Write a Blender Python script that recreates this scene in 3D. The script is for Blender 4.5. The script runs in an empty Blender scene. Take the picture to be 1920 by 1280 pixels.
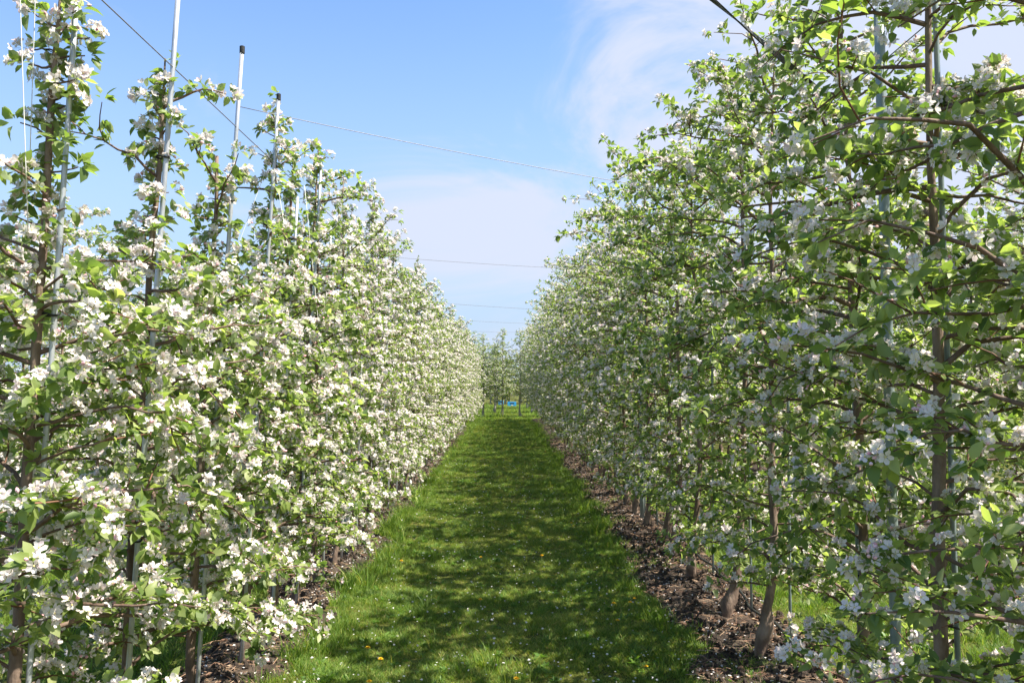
import bpy, math
import numpy as np
from mathutils import Vector, Matrix
PI = math.pi
R = math.radians
SC = bpy.context.scene
COL = SC.collection

# ------------------------------------------------------------------ camera, sky, sun, exposure
cam_d = bpy.data.cameras.new('camera')
cam = bpy.data.objects.new('camera', cam_d); COL.objects.link(cam)
cam_d.sensor_width = 36.0
cam_d.lens = 28.7
cam_d.clip_start = 0.05
cam_d.clip_end = 9000
cam.location = (0, 0, 1.75)
cam.rotation_euler = (R(90 + 2.8), 0, R(-0.56))
SC.camera = cam

SUN_EL, SUN_AZ = 58.0, 104.0           # azimuth clockwise from +Y (view direction)
world = bpy.data.worlds.new('World'); SC.world = world
world.use_nodes = True
wn, wl = world.node_tree.nodes, world.node_tree.links
wn.clear()
w_out = wn.new('ShaderNodeOutputWorld')
bg = wn.new('ShaderNodeBackground'); bg.inputs['Strength'].default_value = 0.081
sky = wn.new('ShaderNodeTexSky'); sky.sky_type = 'NISHITA'; sky.sun_disc = False
sky.sun_elevation = R(SUN_EL); sky.sun_rotation = R(SUN_AZ)
sky.air_density = 1.0; sky.dust_density = 0.6; sky.ozone_density = 2.0
# thin cirrus: noise over the sky directions, whiter towards the sun's side and the horizon
tc = wn.new('ShaderNodeTexCoord')
mp = wn.new('ShaderNodeMapping'); mp.inputs['Scale'].default_value = (1.5, 1.5, 3.6)
mp.inputs['Location'].default_value = (0.2, 0.0, 0.1)
nz = wn.new('ShaderNodeTexNoise'); nz.inputs['Scale'].default_value = 1.9
nz.inputs['Detail'].default_value = 6; nz.inputs['Roughness'].default_value = 0.58
nz.inputs['Distortion'].default_value = 0.9
sep = wn.new('ShaderNodeSeparateXYZ')
def wmath(op, a, b, clamp=False):
    n = wn.new('ShaderNodeMath'); n.operation = op; n.use_clamp = clamp
    for i, v in enumerate((a, b)):
        if isinstance(v, (int, float)): n.inputs[i].default_value = v
        else: wl.new(v, n.inputs[i])
    return n.outputs[0]
wl.new(tc.outputs['Generated'], mp.inputs['Vector']); wl.new(mp.outputs[0], nz.inputs['Vector'])
wl.new(tc.outputs['Generated'], sep.inputs[0])
# cover = noise + 1.3*x - 0.75*z + const
cov = wmath('ADD', wmath('MULTIPLY', nz.outputs['Fac'], 2.6), wmath('MULTIPLY', sep.outputs['X'], 1.05))
cov = wmath('SUBTRACT', cov, wmath('MULTIPLY', sep.outputs['Z'], 1.0))
cov = wmath('SUBTRACT', cov, 0.74)
ramp = wn.new('ShaderNodeMapRange'); ramp.interpolation_type = 'SMOOTHSTEP'
ramp.inputs['From Min'].default_value = 0.0; ramp.inputs['From Max'].default_value = 0.7
ramp.inputs['To Max'].default_value = 0.95
wl.new(cov, ramp.inputs['Value'])
tint = wn.new('ShaderNodeMix'); tint.data_type = 'RGBA'; tint.blend_type = 'MULTIPLY'
tint.inputs['Factor'].default_value = 1.0
tint.inputs['B'].default_value = (1.06, 1.23, 1.42, 1)
wl.new(sky.outputs[0], tint.inputs['A'])
mixc = wn.new('ShaderNodeMix'); mixc.data_type = 'RGBA'
wl.new(ramp.outputs[0], mixc.inputs['Factor'])
hz = wn.new('ShaderNodeMapRange'); hz.interpolation_type = 'SMOOTHSTEP'   # pale air low over the horizon, all round
hz.inputs['From Min'].default_value = -0.02; hz.inputs['From Max'].default_value = 0.50
hz.inputs['To Min'].default_value = 0.97; hz.inputs['To Max'].default_value = 0.0
wl.new(sep.outputs['Z'], hz.inputs['Value'])
low = wn.new('ShaderNodeMix'); low.data_type = 'RGBA'
wl.new(hz.outputs[0], low.inputs['Factor']); wl.new(tint.outputs['Result'], low.inputs['A'])
low.inputs['B'].default_value = (2.75, 3.5, 4.6, 1)
wl.new(low.outputs['Result'], mixc.inputs['A'])
mixc.inputs['B'].default_value = (3.75, 4.1, 5.0, 1)
wl.new(mixc.outputs['Result'], bg.inputs['Color']); wl.new(bg.outputs[0], w_out.inputs['Surface'])

sun_d = bpy.data.lights.new('sun', 'SUN'); sun_d.energy = 5.0; sun_d.angle = R(0.53)
sun_d.color = (1.0, 0.93, 0.82)
sun = bpy.data.objects.new('sun', sun_d); COL.objects.link(sun)
sdir = Vector((math.sin(R(SUN_AZ)) * math.cos(R(SUN_EL)), math.cos(R(SUN_AZ)) * math.cos(R(SUN_EL)), math.sin(R(SUN_EL))))
sun.rotation_euler = sdir.to_track_quat('Z', 'Y').to_euler(); sun.location = (20, -5, 25)

SC.view_settings.view_transform = 'Standard'
SC.view_settings.look = 'None'
SC.view_settings.gamma = 1.0
SC.view_settings.exposure = 1.30
SC.view_settings.use_curve_mapping = False
SC.render.engine = 'CYCLES'
SC.cycles.max_bounces = 8
SC.cycles.transmission_bounces = 5
SC.cycles.diffuse_bounces = 4

# ------------------------------------------------------------------ helpers
rng = np.random.default_rng(7)

def mesh_np(name, V, F, mats=(), midx=None, smooth=False):
    """V (n,3); F = list of (m,k) int arrays, k corners each."""
    me = bpy.data.meshes.new(name)
    V = np.asarray(V, dtype=np.float32)
    me.vertices.add(len(V)); me.vertices.foreach_set('co', V.ravel())
    F = [np.asarray(f, dtype=np.int32) for f in F if len(f)]
    nl = sum(f.size for f in F); npoly = sum(len(f) for f in F)
    me.loops.add(nl); me.loops.foreach_set('vertex_index', np.concatenate([f.ravel() for f in F]))
    me.polygons.add(npoly)
    tot = np.concatenate([np.full(len(f), f.shape[1], dtype=np.int32) for f in F])
    st = np.zeros(npoly, dtype=np.int32); st[1:] = np.cumsum(tot)[:-1]
    me.polygons.foreach_set('loop_start', st); me.polygons.foreach_set('loop_total', tot)
    for m in mats: me.materials.append(m)
    if midx is not None: me.polygons.foreach_set('material_index', np.asarray(midx, dtype=np.int32))
    me.polygons.foreach_set('use_smooth', np.full(npoly, smooth, dtype=bool))
    me.update(calc_edges=True)
    return me

class MB:
    """collects pieces into one mesh"""
    def __init__(s): s.V = []; s.F = []; s.M = []; s.n = 0
    def add(s, V, F, m=0):
        V = np.asarray(V, dtype=float)
        s.V.append(V)
        for f in F:
            f = np.asarray(f, dtype=int)
            if len(f): s.F.append(f + s.n); s.M.append(np.full(len(f), m))
        s.n += len(V)
    def mesh(s, name, mats, smooth=False):
        return mesh_np(name, np.concatenate(s.V), s.F, mats, np.concatenate(s.M), smooth)

def unit(v): return v / (np.linalg.norm(v, axis=-1, keepdims=True) + 1e-9)

def tube(P, rad, k=6, cap=True):
    P = np.asarray(P, float); n = len(P); rad = np.broadcast_to(rad, (n,))
    T = unit(np.gradient(P, axis=0))
    ref = np.array([0.0, 0, 1]) if abs(T[:, 2]).mean() < 0.8 else np.array([1.0, 0, 0])
    A = unit(np.cross(T, ref)); B = np.cross(T, A)
    a = np.arange(k) * 2 * PI / k
    V = P[:, None] + rad[:, None, None] * (np.cos(a)[None, :, None] * A[:, None] + np.sin(a)[None, :, None] * B[:, None])
    V = V.reshape(-1, 3)
    i = np.arange(n - 1)[:, None] * k; j = np.arange(k)[None]; j2 = (j + 1) % k
    q = np.stack([i + j, i + j2, i + k + j2, i + k + j], -1).reshape(-1, 4)
    F = [q]
    if cap: F += [np.array([list(range(k))[::-1]]), np.array([[(n - 1) * k + x for x in range(k)]])]
    return V, F

def box(cx, cy, cz, sx, sy, sz):
    V = np.array([[x, y, z] for x in (-.5, .5) for y in (-.5, .5) for z in (-.5, .5)]) * (sx, sy, sz) + (cx, cy, cz)
    return V, [np.array([[0, 1, 3, 2], [4, 6, 7, 5], [0, 4, 5, 1], [2, 3, 7, 6], [0, 2, 6, 4], [1, 5, 7, 3]])]

def link(name, me, parent=None, kind=None, loc=None):
    o = bpy.data.objects.new(name, me); COL.objects.link(o)
    if parent is not None: o.parent = parent
    if kind: o['kind'] = kind
    if loc is not None: o.location = loc
    return o

def tag(o, label, cat, group=None):
    o['label'] = label; o['category'] = cat
    if group: o['group'] = group
    return o

def empty(name, loc=(0, 0, 0), rz=0.0):
    o = bpy.data.objects.new(name, None); COL.objects.link(o)
    o.location = loc; o.rotation_euler = (0, 0, rz); o.empty_display_size = 0.2
    return o

_tabs = {}
def vnoise(x, y, s=1.0, seed=0):
    """smooth value noise in -1..1"""
    if seed not in _tabs: _tabs[seed] = np.random.default_rng(1000 + seed).uniform(-1, 1, (256, 256))
    t = _tabs[seed]
    x = np.asarray(x, float) / s; y = np.asarray(y, float) / s
    xi = np.floor(x).astype(int); yi = np.floor(y).astype(int); fx = x - xi; fy = y - yi
    fx = fx * fx * (3 - 2 * fx); fy = fy * fy * (3 - 2 * fy)
    a = t[xi & 255, yi & 255]; b = t[(xi + 1) & 255, yi & 255]; c = t[xi & 255, (yi + 1) & 255]; d = t[(xi + 1) & 255, (yi + 1) & 255]
    return (a * (1 - fx) + b * fx) * (1 - fy) + (c * (1 - fx) + d * fx) * fy

ROWS = {'left': -1.56, 'right': 1.68, 'left2': -4.85, 'right2': 4.95}
ROW_END = 37.6
def gz(x, y):
    """height of the ground"""
    x = np.asarray(x, float); y = np.asarray(y, float)
    h = 0.018 * vnoise(x, y, 0.9, 1) + 0.03 * vnoise(x, y, 3.1, 2)
    infield = np.clip((ROW_END + 0.6 - y) / 1.0, 0, 1)
    for xr in ROWS.values():
        h = h + infield * 0.06 * np.exp(-((x - xr) / 0.38) ** 2)
    h = h - infield * 0.018 * np.exp(-((x - 0.62) / 0.22) ** 2) - infield * 0.018 * np.exp(-((x + 0.62) / 0.22) ** 2)
    return h

def strip_edges(xr, y):
    """ragged edges of the bare soil strip under a row: (low x, high x)"""
    s = int(abs(xr) * 10)
    inner = 0.43 + 0.12 * vnoise(y, y * 0 + s, 0.55, 3) + 0.08 * vnoise(y, y * 0 + s, 0.17, 4) + 0.09 * vnoise(y, y * 0 + s, 1.7, 9)
    outer = 0.34 + 0.08 * vnoise(y, y * 0 + s, 0.5, 5) + 0.04 * vnoise(y, y * 0 + s, 0.17, 6)
    if xr == ROWS['left']: inner = inner - 0.20
    inner = np.maximum(inner, 0.06); outer = np.maximum(outer, 0.05)
    return (xr - inner, xr + outer) if xr > 0 else (xr - outer, xr + inner)

# ------------------------------------------------------------------ materials
def new_mat(name):
    m = bpy.data.materials.new(name); m.use_nodes = True
    nt = m.node_tree; nt.nodes.clear()
    return m, nt.nodes, nt.links

def ramp_node(ns, stops):
    r = ns.new('ShaderNodeValToRGB'); e = r.color_ramp.elements
    e[0].position, e[0].color = stops[0][0], (*stops[0][1], 1)
    e[1].position, e[1].color = stops[-1][0], (*stops[-1][1], 1)
    for p, c in stops[1:-1]:
        x = e.new(p); x.color = (*c, 1)
    return r

def rand_node(ns, ls):
    """a value of its own for every piece, whether it is an object or an island of a joined mesh"""
    g = ns.new('ShaderNodeNewGeometry'); o = ns.new('ShaderNodeObjectInfo')
    a = ns.new('ShaderNodeMath'); a.operation = 'ADD'
    ls.new(g.outputs['Random Per Island'], a.inputs[0]); ls.new(o.outputs['Random'], a.inputs[1])
    f = ns.new('ShaderNodeMath'); f.operation = 'FRACT'; ls.new(a.outputs[0], f.inputs[0])
    return f.outputs[0], g

def leafy(name, stops, back, trans_col, trans=0.4, rough=0.45, spec=0.35, back_fac=0.6):
    m, ns, ls = new_mat(name)
    out = ns.new('ShaderNodeOutputMaterial')
    rnd, g = rand_node(ns, ls)
    rp = ramp_node(ns, stops); ls.new(rnd, rp.inputs[0])
    bf = ns.new('ShaderNodeMath'); bf.operation = 'MULTIPLY'; bf.inputs[1].default_value = back_fac
    ls.new(g.outputs['Backfacing'], bf.inputs[0])
    mx = ns.new('ShaderNodeMix'); mx.data_type = 'RGBA'; mx.inputs['B'].default_value = (*back, 1)
    ls.new(bf.outputs[0], mx.inputs['Factor']); ls.new(rp.outputs[0], mx.inputs['A'])
    p = ns.new('ShaderNodeBsdfPrincipled'); p.inputs['Roughness'].default_value = rough
    p.inputs['Specular IOR Level'].default_value = spec
    ls.new(mx.outputs['Result'], p.inputs['Base Color'])
    t = ns.new('ShaderNodeBsdfTranslucent')
    tm = ns.new('ShaderNodeMix'); tm.data_type = 'RGBA'; tm.blend_type = 'MULTIPLY'; tm.inputs['Factor'].default_value = 1
    tm.inputs['B'].default_value = (*trans_col, 1); ls.new(rp.outputs[0], tm.inputs['A']); ls.new(tm.outputs['Result'], t.inputs['Color'])
    s = ns.new('ShaderNodeMixShader'); s.inputs[0].default_value = trans
    ls.new(p.outputs[0], s.inputs[1]); ls.new(t.outputs[0], s.inputs[2]); ls.new(s.outputs[0], out.inputs[0])
    return m

def noisy(name, stops, scale=8.0, detail=6, rough=0.8, bump=0.3, bump_scale=None, stretch=(1, 1, 1), metal=0.0, spec=0.3, rand=False, bump_dist=0.01):
    m, ns, ls = new_mat(name)
    out = ns.new('ShaderNodeOutputMaterial'); tcn = ns.new('ShaderNodeTexCoord'); mpn = ns.new('ShaderNodeMapping')
    mpn.inputs['Scale'].default_value = stretch
    ls.new(tcn.outputs['Object'], mpn.inputs['Vector'])
    n = ns.new('ShaderNodeTexNoise'); n.inputs['Scale'].default_value = scale; n.inputs['Detail'].default_value = detail
    n.inputs['Roughness'].default_value = 0.65
    ls.new(mpn.outputs[0], n.inputs['Vector'])
    rp = ramp_node(ns, stops)
    ls.new(n.outputs['Fac'], rp.inputs[0])
    if rand:
        rnd, _ = rand_node(ns, ls)
        ls.new(rnd, rp.inputs[0])
    n2 = ns.new('ShaderNodeTexNoise'); n2.inputs['Scale'].default_value = bump_scale or scale * 4; n2.inputs['Detail'].default_value = 5
    ls.new(mpn.outputs[0], n2.inputs['Vector'])
    b = ns.new('ShaderNodeBump'); b.inputs['Strength'].default_value = bump; b.inputs['Distance'].default_value = bump_dist
    ls.new(n2.outputs['Fac'], b.inputs['Height'])
    p = ns.new('ShaderNodeBsdfPrincipled'); p.inputs['Roughness'].default_value = rough; p.inputs['Metallic'].default_value = metal
    p.inputs['Specular IOR Level'].default_value = spec
    ls.new(rp.outputs[0], p.inputs['Base Color']); ls.new(b.outputs[0], p.inputs['Normal']); ls.new(p.outputs[0], out.inputs[0])
    return m

M_LEAF = leafy('apple_leaf', [(0, (.062, .108, .028)), (.3, (.125, .182, .046)), (.7, (.215, .275, .078)), (1, (.37, .41, .19))],
               (.32, .38, .22), (1.9, 2.1, 0.9), trans=0.44)
M_PETAL = leafy('apple_petal', [(0, (.80, .755, .71)), (.55, (.83, .79, .745)), (.85, (.82, .745, .74)), (1, (.80, .62, .65))],
                (.86, .76, .77), (1, 1, 1), trans=0.38, rough=0.6, spec=0.2, back_fac=.35)
M_BUD = noisy('pink_bud', [(0, (.72, .34, .38)), (1, (.85, .62, .64))], rand=True, bump=0)
M_STAMEN = noisy('stamen_yellow', [(0, (.62, .52, .16)), (1, (.72, .66, .30))], scale=300, bump=0)
M_STEM = noisy('green_stem', [(0, (.20, .27, .08)), (1, (.30, .30, .12))], scale=40, bump=0)
M_BARK = noisy('apple_bark', [(.25, (.060, .042, .032)), (.45, (.15, .105, .078)), (.6, (.25, .185, .14)), (.8, (.38, .31, .25))], scale=13, stretch=(1, 1, .35),
               bump=.9, bump_scale=55, rough=.85, bump_dist=.008)
M_TWIG = noisy('twig_bark', [(.25, (.075, .040, .028)), (.55, (.18, .090, .055)), (.8, (.33, .18, .11))], scale=9, bump=.4, bump_scale=80, rough=.7)
M_LIMB = noisy('limb_bark', [(.25, (.065, .042, .032)), (.5, (.15, .10, .075)), (.78, (.27, .205, .16))], scale=14, bump=.6, bump_scale=70, rough=.8)
M_PALE = noisy('pale_far_bark', [(.25, (.22, .19, .15)), (.8, (.50, .46, .40))], scale=6, bump=.4, bump_scale=80, rough=.8)
M_STEEL = noisy('galvanised_steel', [(.25, (.34, .36, .38)), (.6, (.50, .53, .56)), (.85, (.62, .65, .68))], scale=22, stretch=(1, 1, .5), bump=.08, rough=.42, metal=.45, spec=.5)
M_STEEL_SHADED = noisy('shaded_green_grey_steel', [(.25, (.17, .22, .22)), (.6, (.27, .33, .33)), (.85, (.38, .44, .43))], scale=18, stretch=(1, 1, .4), bump=.12, rough=.5, metal=.3, spec=.5)  # darker green-grey galvanised steel, the right row's shade put into its colour
M_WIRE = noisy('wire_steel', [(0, (.16, .16, .17)), (1, (.30, .30, .32))], scale=30, bump=0, rough=.5, metal=.5)
M_BLACK = noisy('black_rubber', [(0, (.012, .013, .012)), (1, (.035, .037, .034))], scale=20, bump=.2, rough=.55)
M_STRING = noisy('white_string', [(0, (.62, .62, .58)), (1, (.78, .78, .74))], scale=50, bump=0, rough=.8)
M_SOIL = noisy('brown_soil', [(.30, (.020, .014, .010)), (.48, (.050, .036, .027)), (.62, (.098, .074, .055)), (.82, (.21, .165, .13))], scale=5, detail=12, bump=1.0, bump_scale=60, rough=.95, bump_dist=.03)
M_CHIP = noisy('dry_straw', [(0, (.10, .055, .035)), (.4, (.22, .13, .085)), (.75, (.34, .22, .14)), (1, (.42, .31, .21))], rand=True, bump=0, rough=.9)
M_FALLEN = leafy('fallen_petal', [(0, (.60, .57, .55)), (1, (.80, .78, .76))], (.8, .76, .76), (1, 1, 1), trans=.2, rough=.7)
M_GRASS = leafy('grass_blade', [(0, (.060, .115, .016)), (.4, (.100, .178, .024)), (.75, (.16, .245, .036)), (.93, (.29, .33, .07)), (1, (.42, .36, .15))],
                (.11, .19, .035), (1.8, 1.9, .8), trans=0.35, rough=.5, spec=.25)
M_GRASSY = leafy('yellowed_grass_blade', [(0, (.115, .175, .022)), (.4, (.185, .255, .036)), (.75, (.27, .325, .06)), (.93, (.36, .31, .11)), (1, (.48, .38, .2))],
                 (.16, .21, .04), (1.7, 1.7, .8), trans=0.35, rough=.5, spec=.25)
M_WEED = leafy('weed_leaf', [(0, (.06, .13, .02)), (.5, (.10, .20, .03)), (1, (.16, .27, .05))], (.14, .22, .06), (1.8, 1.9, .8), trans=0.35, rough=.45)
M_YELLOW = noisy('dandelion_yellow', [(0, (.75, .42, .01)), (1, (.85, .55, .02))], scale=200, bump=0)

def ground_mat():
    m, ns, ls = new_mat('grass_floor')
    out = ns.new('ShaderNodeOutputMaterial'); tcn = ns.new('ShaderNodeTexCoord')
    n1 = ns.new('ShaderNodeTexNoise'); n1.inputs['Scale'].default_value = 60; n1.inputs['Detail'].default_value = 8
    n2 = ns.new('ShaderNodeTexNoise'); n2.inputs['Scale'].default_value = 1.3; n2.inputs['Detail'].default_value = 5
    for n in (n1, n2): ls.new(tcn.outputs['Object'], n.inputs['Vector'])
    r1 = ramp_node(ns, [(.3, (.040, .043, .014)), (.5, (.075, .088, .022)), (.7, (.13, .135, .038))])
    r2 = ramp_node(ns, [(.35, (.85, .9, .7)), (.65, (1.35, 1.2, 1.1))])
    ls.new(n1.outputs['Fac'], r1.inputs[0]); ls.new(n2.outputs['Fac'], r2.inputs[0])
    mx = ns.new('ShaderNodeMix'); mx.data_type = 'RGBA'; mx.blend_type = 'MULTIPLY'; mx.inputs['Factor'].default_value = 1
    ls.new(r1.outputs[0], mx.inputs['A']); ls.new(r2.outputs[0], mx.inputs['B'])
    b = ns.new('ShaderNodeBump'); b.inputs['Strength'].default_value = .8; b.inputs['Distance'].default_value = .03
    ls.new(n1.outputs['Fac'], b.inputs['Height'])
    p = ns.new('ShaderNodeBsdfPrincipled'); p.inputs['Roughness'].default_value = .9; p.inputs['Specular IOR Level'].default_value = .1
    ls.new(mx.outputs['Result'], p.inputs['Base Color']); ls.new(b.outputs[0], p.inputs['Normal']); ls.new(p.outputs[0], out.inputs[0])
    return m
M_GROUND = ground_mat()
M_HILL = noisy('hazy_wooded_hill', [(.3, (.20, .24, .28)), (.7, (.27, .31, .35))], scale=.01, bump=0, rough=1, spec=0)  # wooded ridge; the grey-blue of distant haze is put into its colour

# ------------------------------------------------------------------ ground, soil strips, hills
def grid_mesh(name, xs, ys, zf, mat, smooth=True):
    X, Y = np.meshgrid(xs, ys, indexing='ij'); Z = zf(X, Y)
    V = np.stack([X, Y, Z], -1).reshape(-1, 3); nx, ny = len(xs), len(ys)
    i = (np.arange(nx - 1)[:, None] * ny + np.arange(ny - 1)[None]).ravel()
    return mesh_np(name, V, [np.stack([i, i + ny, i + ny + 1, i + 1], -1)], [mat], smooth=smooth)

xs = np.concatenate([[-3000, -800, -200, -60, -25, -12], np.arange(-7, 7.01, .14), [12, 25, 60, 200, 800, 3000]])
ys = np.concatenate([[-400, -100, -30, -8], np.arange(-3, 16, .16), np.arange(16, 62, .4), [70, 90, 130, 220, 500, 1200, 4500]])
link('ground', grid_mesh('ground', xs, ys, lambda x, y: gz(np.clip(x, -60, 60), np.clip(y, -60, 130)), M_GROUND), kind='structure')

def soil_strip(xr, y0, y1, fine):
    yy = [y0]
    while yy[-1] < y1:
        yy.append(yy[-1] + (0.035 if fine and yy[-1] < 11 else 0.09 if yy[-1] < 20 else 0.25))
    yy = np.array(yy); k = 30 if fine else 9
    lo, hi = strip_edges(xr, yy)
    u = np.linspace(0, 1, k)
    X = lo[None] + (hi - lo)[None] * u[:, None]; Y = np.repeat(yy[None], k, 0)
    edge = np.minimum(u, 1 - u)[:, None] * 2
    Z = gz(X, Y) + 0.012 + np.clip(edge * 3, 0, 1) * (0.013 * (vnoise(X, Y, .07, 11) + .6 * vnoise(X, Y, .035, 12)) + 0.03 * (vnoise(X, Y, .3, 13) + .3).clip(0))
    Z = np.where(edge <= 0, gz(X, Y) - .01, Z)
    V = np.stack([X, Y, Z], -1).reshape(-1, 3); ny = len(yy)
    i = (np.arange(k - 1)[:, None] * ny + np.arange(ny - 1)[None]).ravel()
    me = mesh_np('soil_strip', V, [np.stack([i, i + ny, i + ny + 1, i + 1], -1)], [M_SOIL], smooth=True)
    return link('soil_strip', me, kind='structure')
soil_strip(ROWS['left'], .5, ROW_END, True)
soil_strip(ROWS['right'], .5, ROW_END, True)
soil_strip(ROWS['left2'], 5, ROW_END, False)
soil_strip(ROWS['right2'], 5, ROW_END, False)

hx = np.linspace(-3800, 3800, 90)
hm = grid_mesh('hills', hx, np.array([2600, 2900, 3300, 4200.]),
               lambda x, y: np.where(y < 2700, -3, np.where(y < 3000, 25, np.where(y < 3500, 48, 20))) * (1 + .5 * vnoise(x, y, 500, 20) + .15 * vnoise(x, y, 120, 21)), M_HILL)
link('hills', hm, kind='structure')

# ------------------------------------------------------------------ leaf and flower shapes
def leaf_shape(hi, curl, fold):
    """length 1 along +y, normal +z"""
    if hi:
        ym = np.array([0, .36, .70, 1.0]); zm = -curl * ym ** 2
        w = (.32, .27) if curl > .2 else (.25, .21); d = fold
        V = [(0, 0, 0), (0, ym[1], zm[1]), (0, ym[2], zm[2]), (0, 1, zm[3]),
             (-w[0], .33, zm[1] + d * w[0]), (-w[1], .68, zm[2] + d * w[1]), (w[0], .33, zm[1] + d * w[0]), (w[1], .68, zm[2] + d * w[1])]
        T = [(0, 1, 4), (0, 6, 1), (2, 3, 5), (2, 7, 3)]; Q = [(4, 1, 2, 5), (1, 6, 7, 2)]
        return np.array(V, float), [np.array(T), np.array(Q)]
    V = [(0, 0, 0), (-.27, .5, -curl * .25 + fold * .27), (0, 1, -curl), (.27, .5, -curl * .25 + fold * .27), (0, .5, -curl * .25)]
    return np.array(V, float), [np.array([(0, 4, 1), (4, 2, 1), (0, 3, 4), (4, 3, 2)])]

def flower_shape(hi, cup, seed):
    """diameter 1, facing +z; mats: 0 petal 1 stamen 2 stem"""
    r_ = np.random.default_rng(seed); mb = MB()
    for i in range(5):
        a = 2 * PI * i / 5 + r_.normal(0, .09); ca, sa = math.cos(a), math.sin(a); cu = cup + r_.normal(0, .10); ln = .5 * r_.uniform(.88, 1.08)
        def P(r, w, z): return (r * ca - w * sa, r * sa + w * ca, z)
        z = lambda r: cu * (r / .5) ** 1.3 * .3
        tw = r_.normal(0, .04)
        if hi:
            V = [P(.04, 0, 0), P(.60 * ln, -.19, z(.3) + .03 + tw), P(.60 * ln, .19, z(.3) + .03 - tw), P(.60 * ln, 0, z(.3) - .02), P(ln, -.10, z(.5) + tw), P(ln, .10, z(.5) - tw)]
            mb.add(V, [np.array([(0, 1, 3), (0, 3, 2), (3, 4, 5), (3, 1, 4), (3, 5, 2)])])
        else:
            V = [P(.02, 0, 0), P(.65 * ln, -.21, z(.33)), P(ln, 0, z(.5)), P(.65 * ln, .21, z(.33))]
            mb.add(V, [np.array([(0, 1, 2), (0, 2, 3)])])
    if hi:
        a = np.arange(5) * 2 * PI / 5 + .3
        ring = np.stack([.075 * np.cos(a), .075 * np.sin(a), np.full(5, .05)], -1)
        V = np.concatenate([ring, [[0, 0, .17]]]); mb.add(V, [np.array([(i, (i + 1) % 5, 5) for i in range(5)])], 1)
        V, F = tube([(0, 0, .02), (.03, .02, -.35), (0.0, .0, -.62)], [.018, .018, .022], 3, False); mb.add(V, F, 2)
    return np.concatenate(mb.V), mb.F, np.concatenate(mb.M)

def bud_shape():
    V, F = tube([(0, 0, -.1), (0, 0, .05), (0, 0, .22), (0, 0, .40), (0, 0, .46)], [.05, .16, .19, .10, .02], 6)
    mb = MB(); mb.add(V, F, 3)
    V, F = tube([(0, 0, -.1), (.03, .02, -.35), (0.0, .0, -.62)], [.018, .018, .022], 3, False); mb.add(V, F, 2)
    return np.concatenate(mb.V), mb.F, np.concatenate(mb.M)

FM = [M_PETAL, M_STAMEN, M_STEM, M_BUD]
LEAF_HI = [leaf_shape(True, c, f) for c, f in ((.10, .35), (.28, .15), (.45, .5), (.02, .7), (.60, .25))]
LEAF_LO = [leaf_shape(False, c, f) for c, f in ((.15, .3), (.35, .4))]
FLOW_HI = [flower_shape(True, c, s) for c, s in ((.35, 1), (.8, 2), (1.3, 3), (-.1, 4))] + [bud_shape()]
FLOW_LO = [flower_shape(False, c, s) for c, s in ((.5, 5), (1.1, 6))]
LEAF_ME = [mesh_np('leaf', V, F, [M_LEAF], smooth=True) for V, F in LEAF_HI]
FLOW_ME = [mesh_np('flower', V, F, FM, m, smooth=False) for V, F, m in FLOW_HI]

def scatter(shapes, which, pos, Rm, size, name, mats):
    """joins copies of the shapes into one mesh: pos (n,3), Rm (n,3,3) columns = axes, size (n,)"""
    VV = []; FF = []; MM = []; base = 0
    for k, sh in enumerate(shapes):
        sel = np.nonzero(which == k)[0]
        if not len(sel): continue
        V0, F0 = sh[0], sh[1]
        V = np.einsum('nij,vj->nvi', Rm[sel] * size[sel, None, None], V0) + pos[sel, None]
        VV.append(V.reshape(-1, 3)); off = base + np.arange(len(sel)) * len(V0)
        mi = sh[2] if len(sh) > 2 else None; c = 0
        for f in F0:
            FF.append((f[None] + off[:, None, None]).reshape(-1, f.shape[1]))
            mk = mi[c:c + len(f)] if mi is not None else np.zeros(len(f), int); c += len(f)
            MM.append(np.tile(mk, len(sel)))
        base += len(sel) * len(V0)
    return mesh_np(name, np.concatenate(VV), FF, mats, np.concatenate(MM), smooth=False)

def frames(y, nrm):
    y = unit(y); z = unit(nrm - (nrm * y).sum(-1, keepdims=True) * y); x = np.cross(y, z)
    return np.stack([x, y, z], -1)

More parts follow.
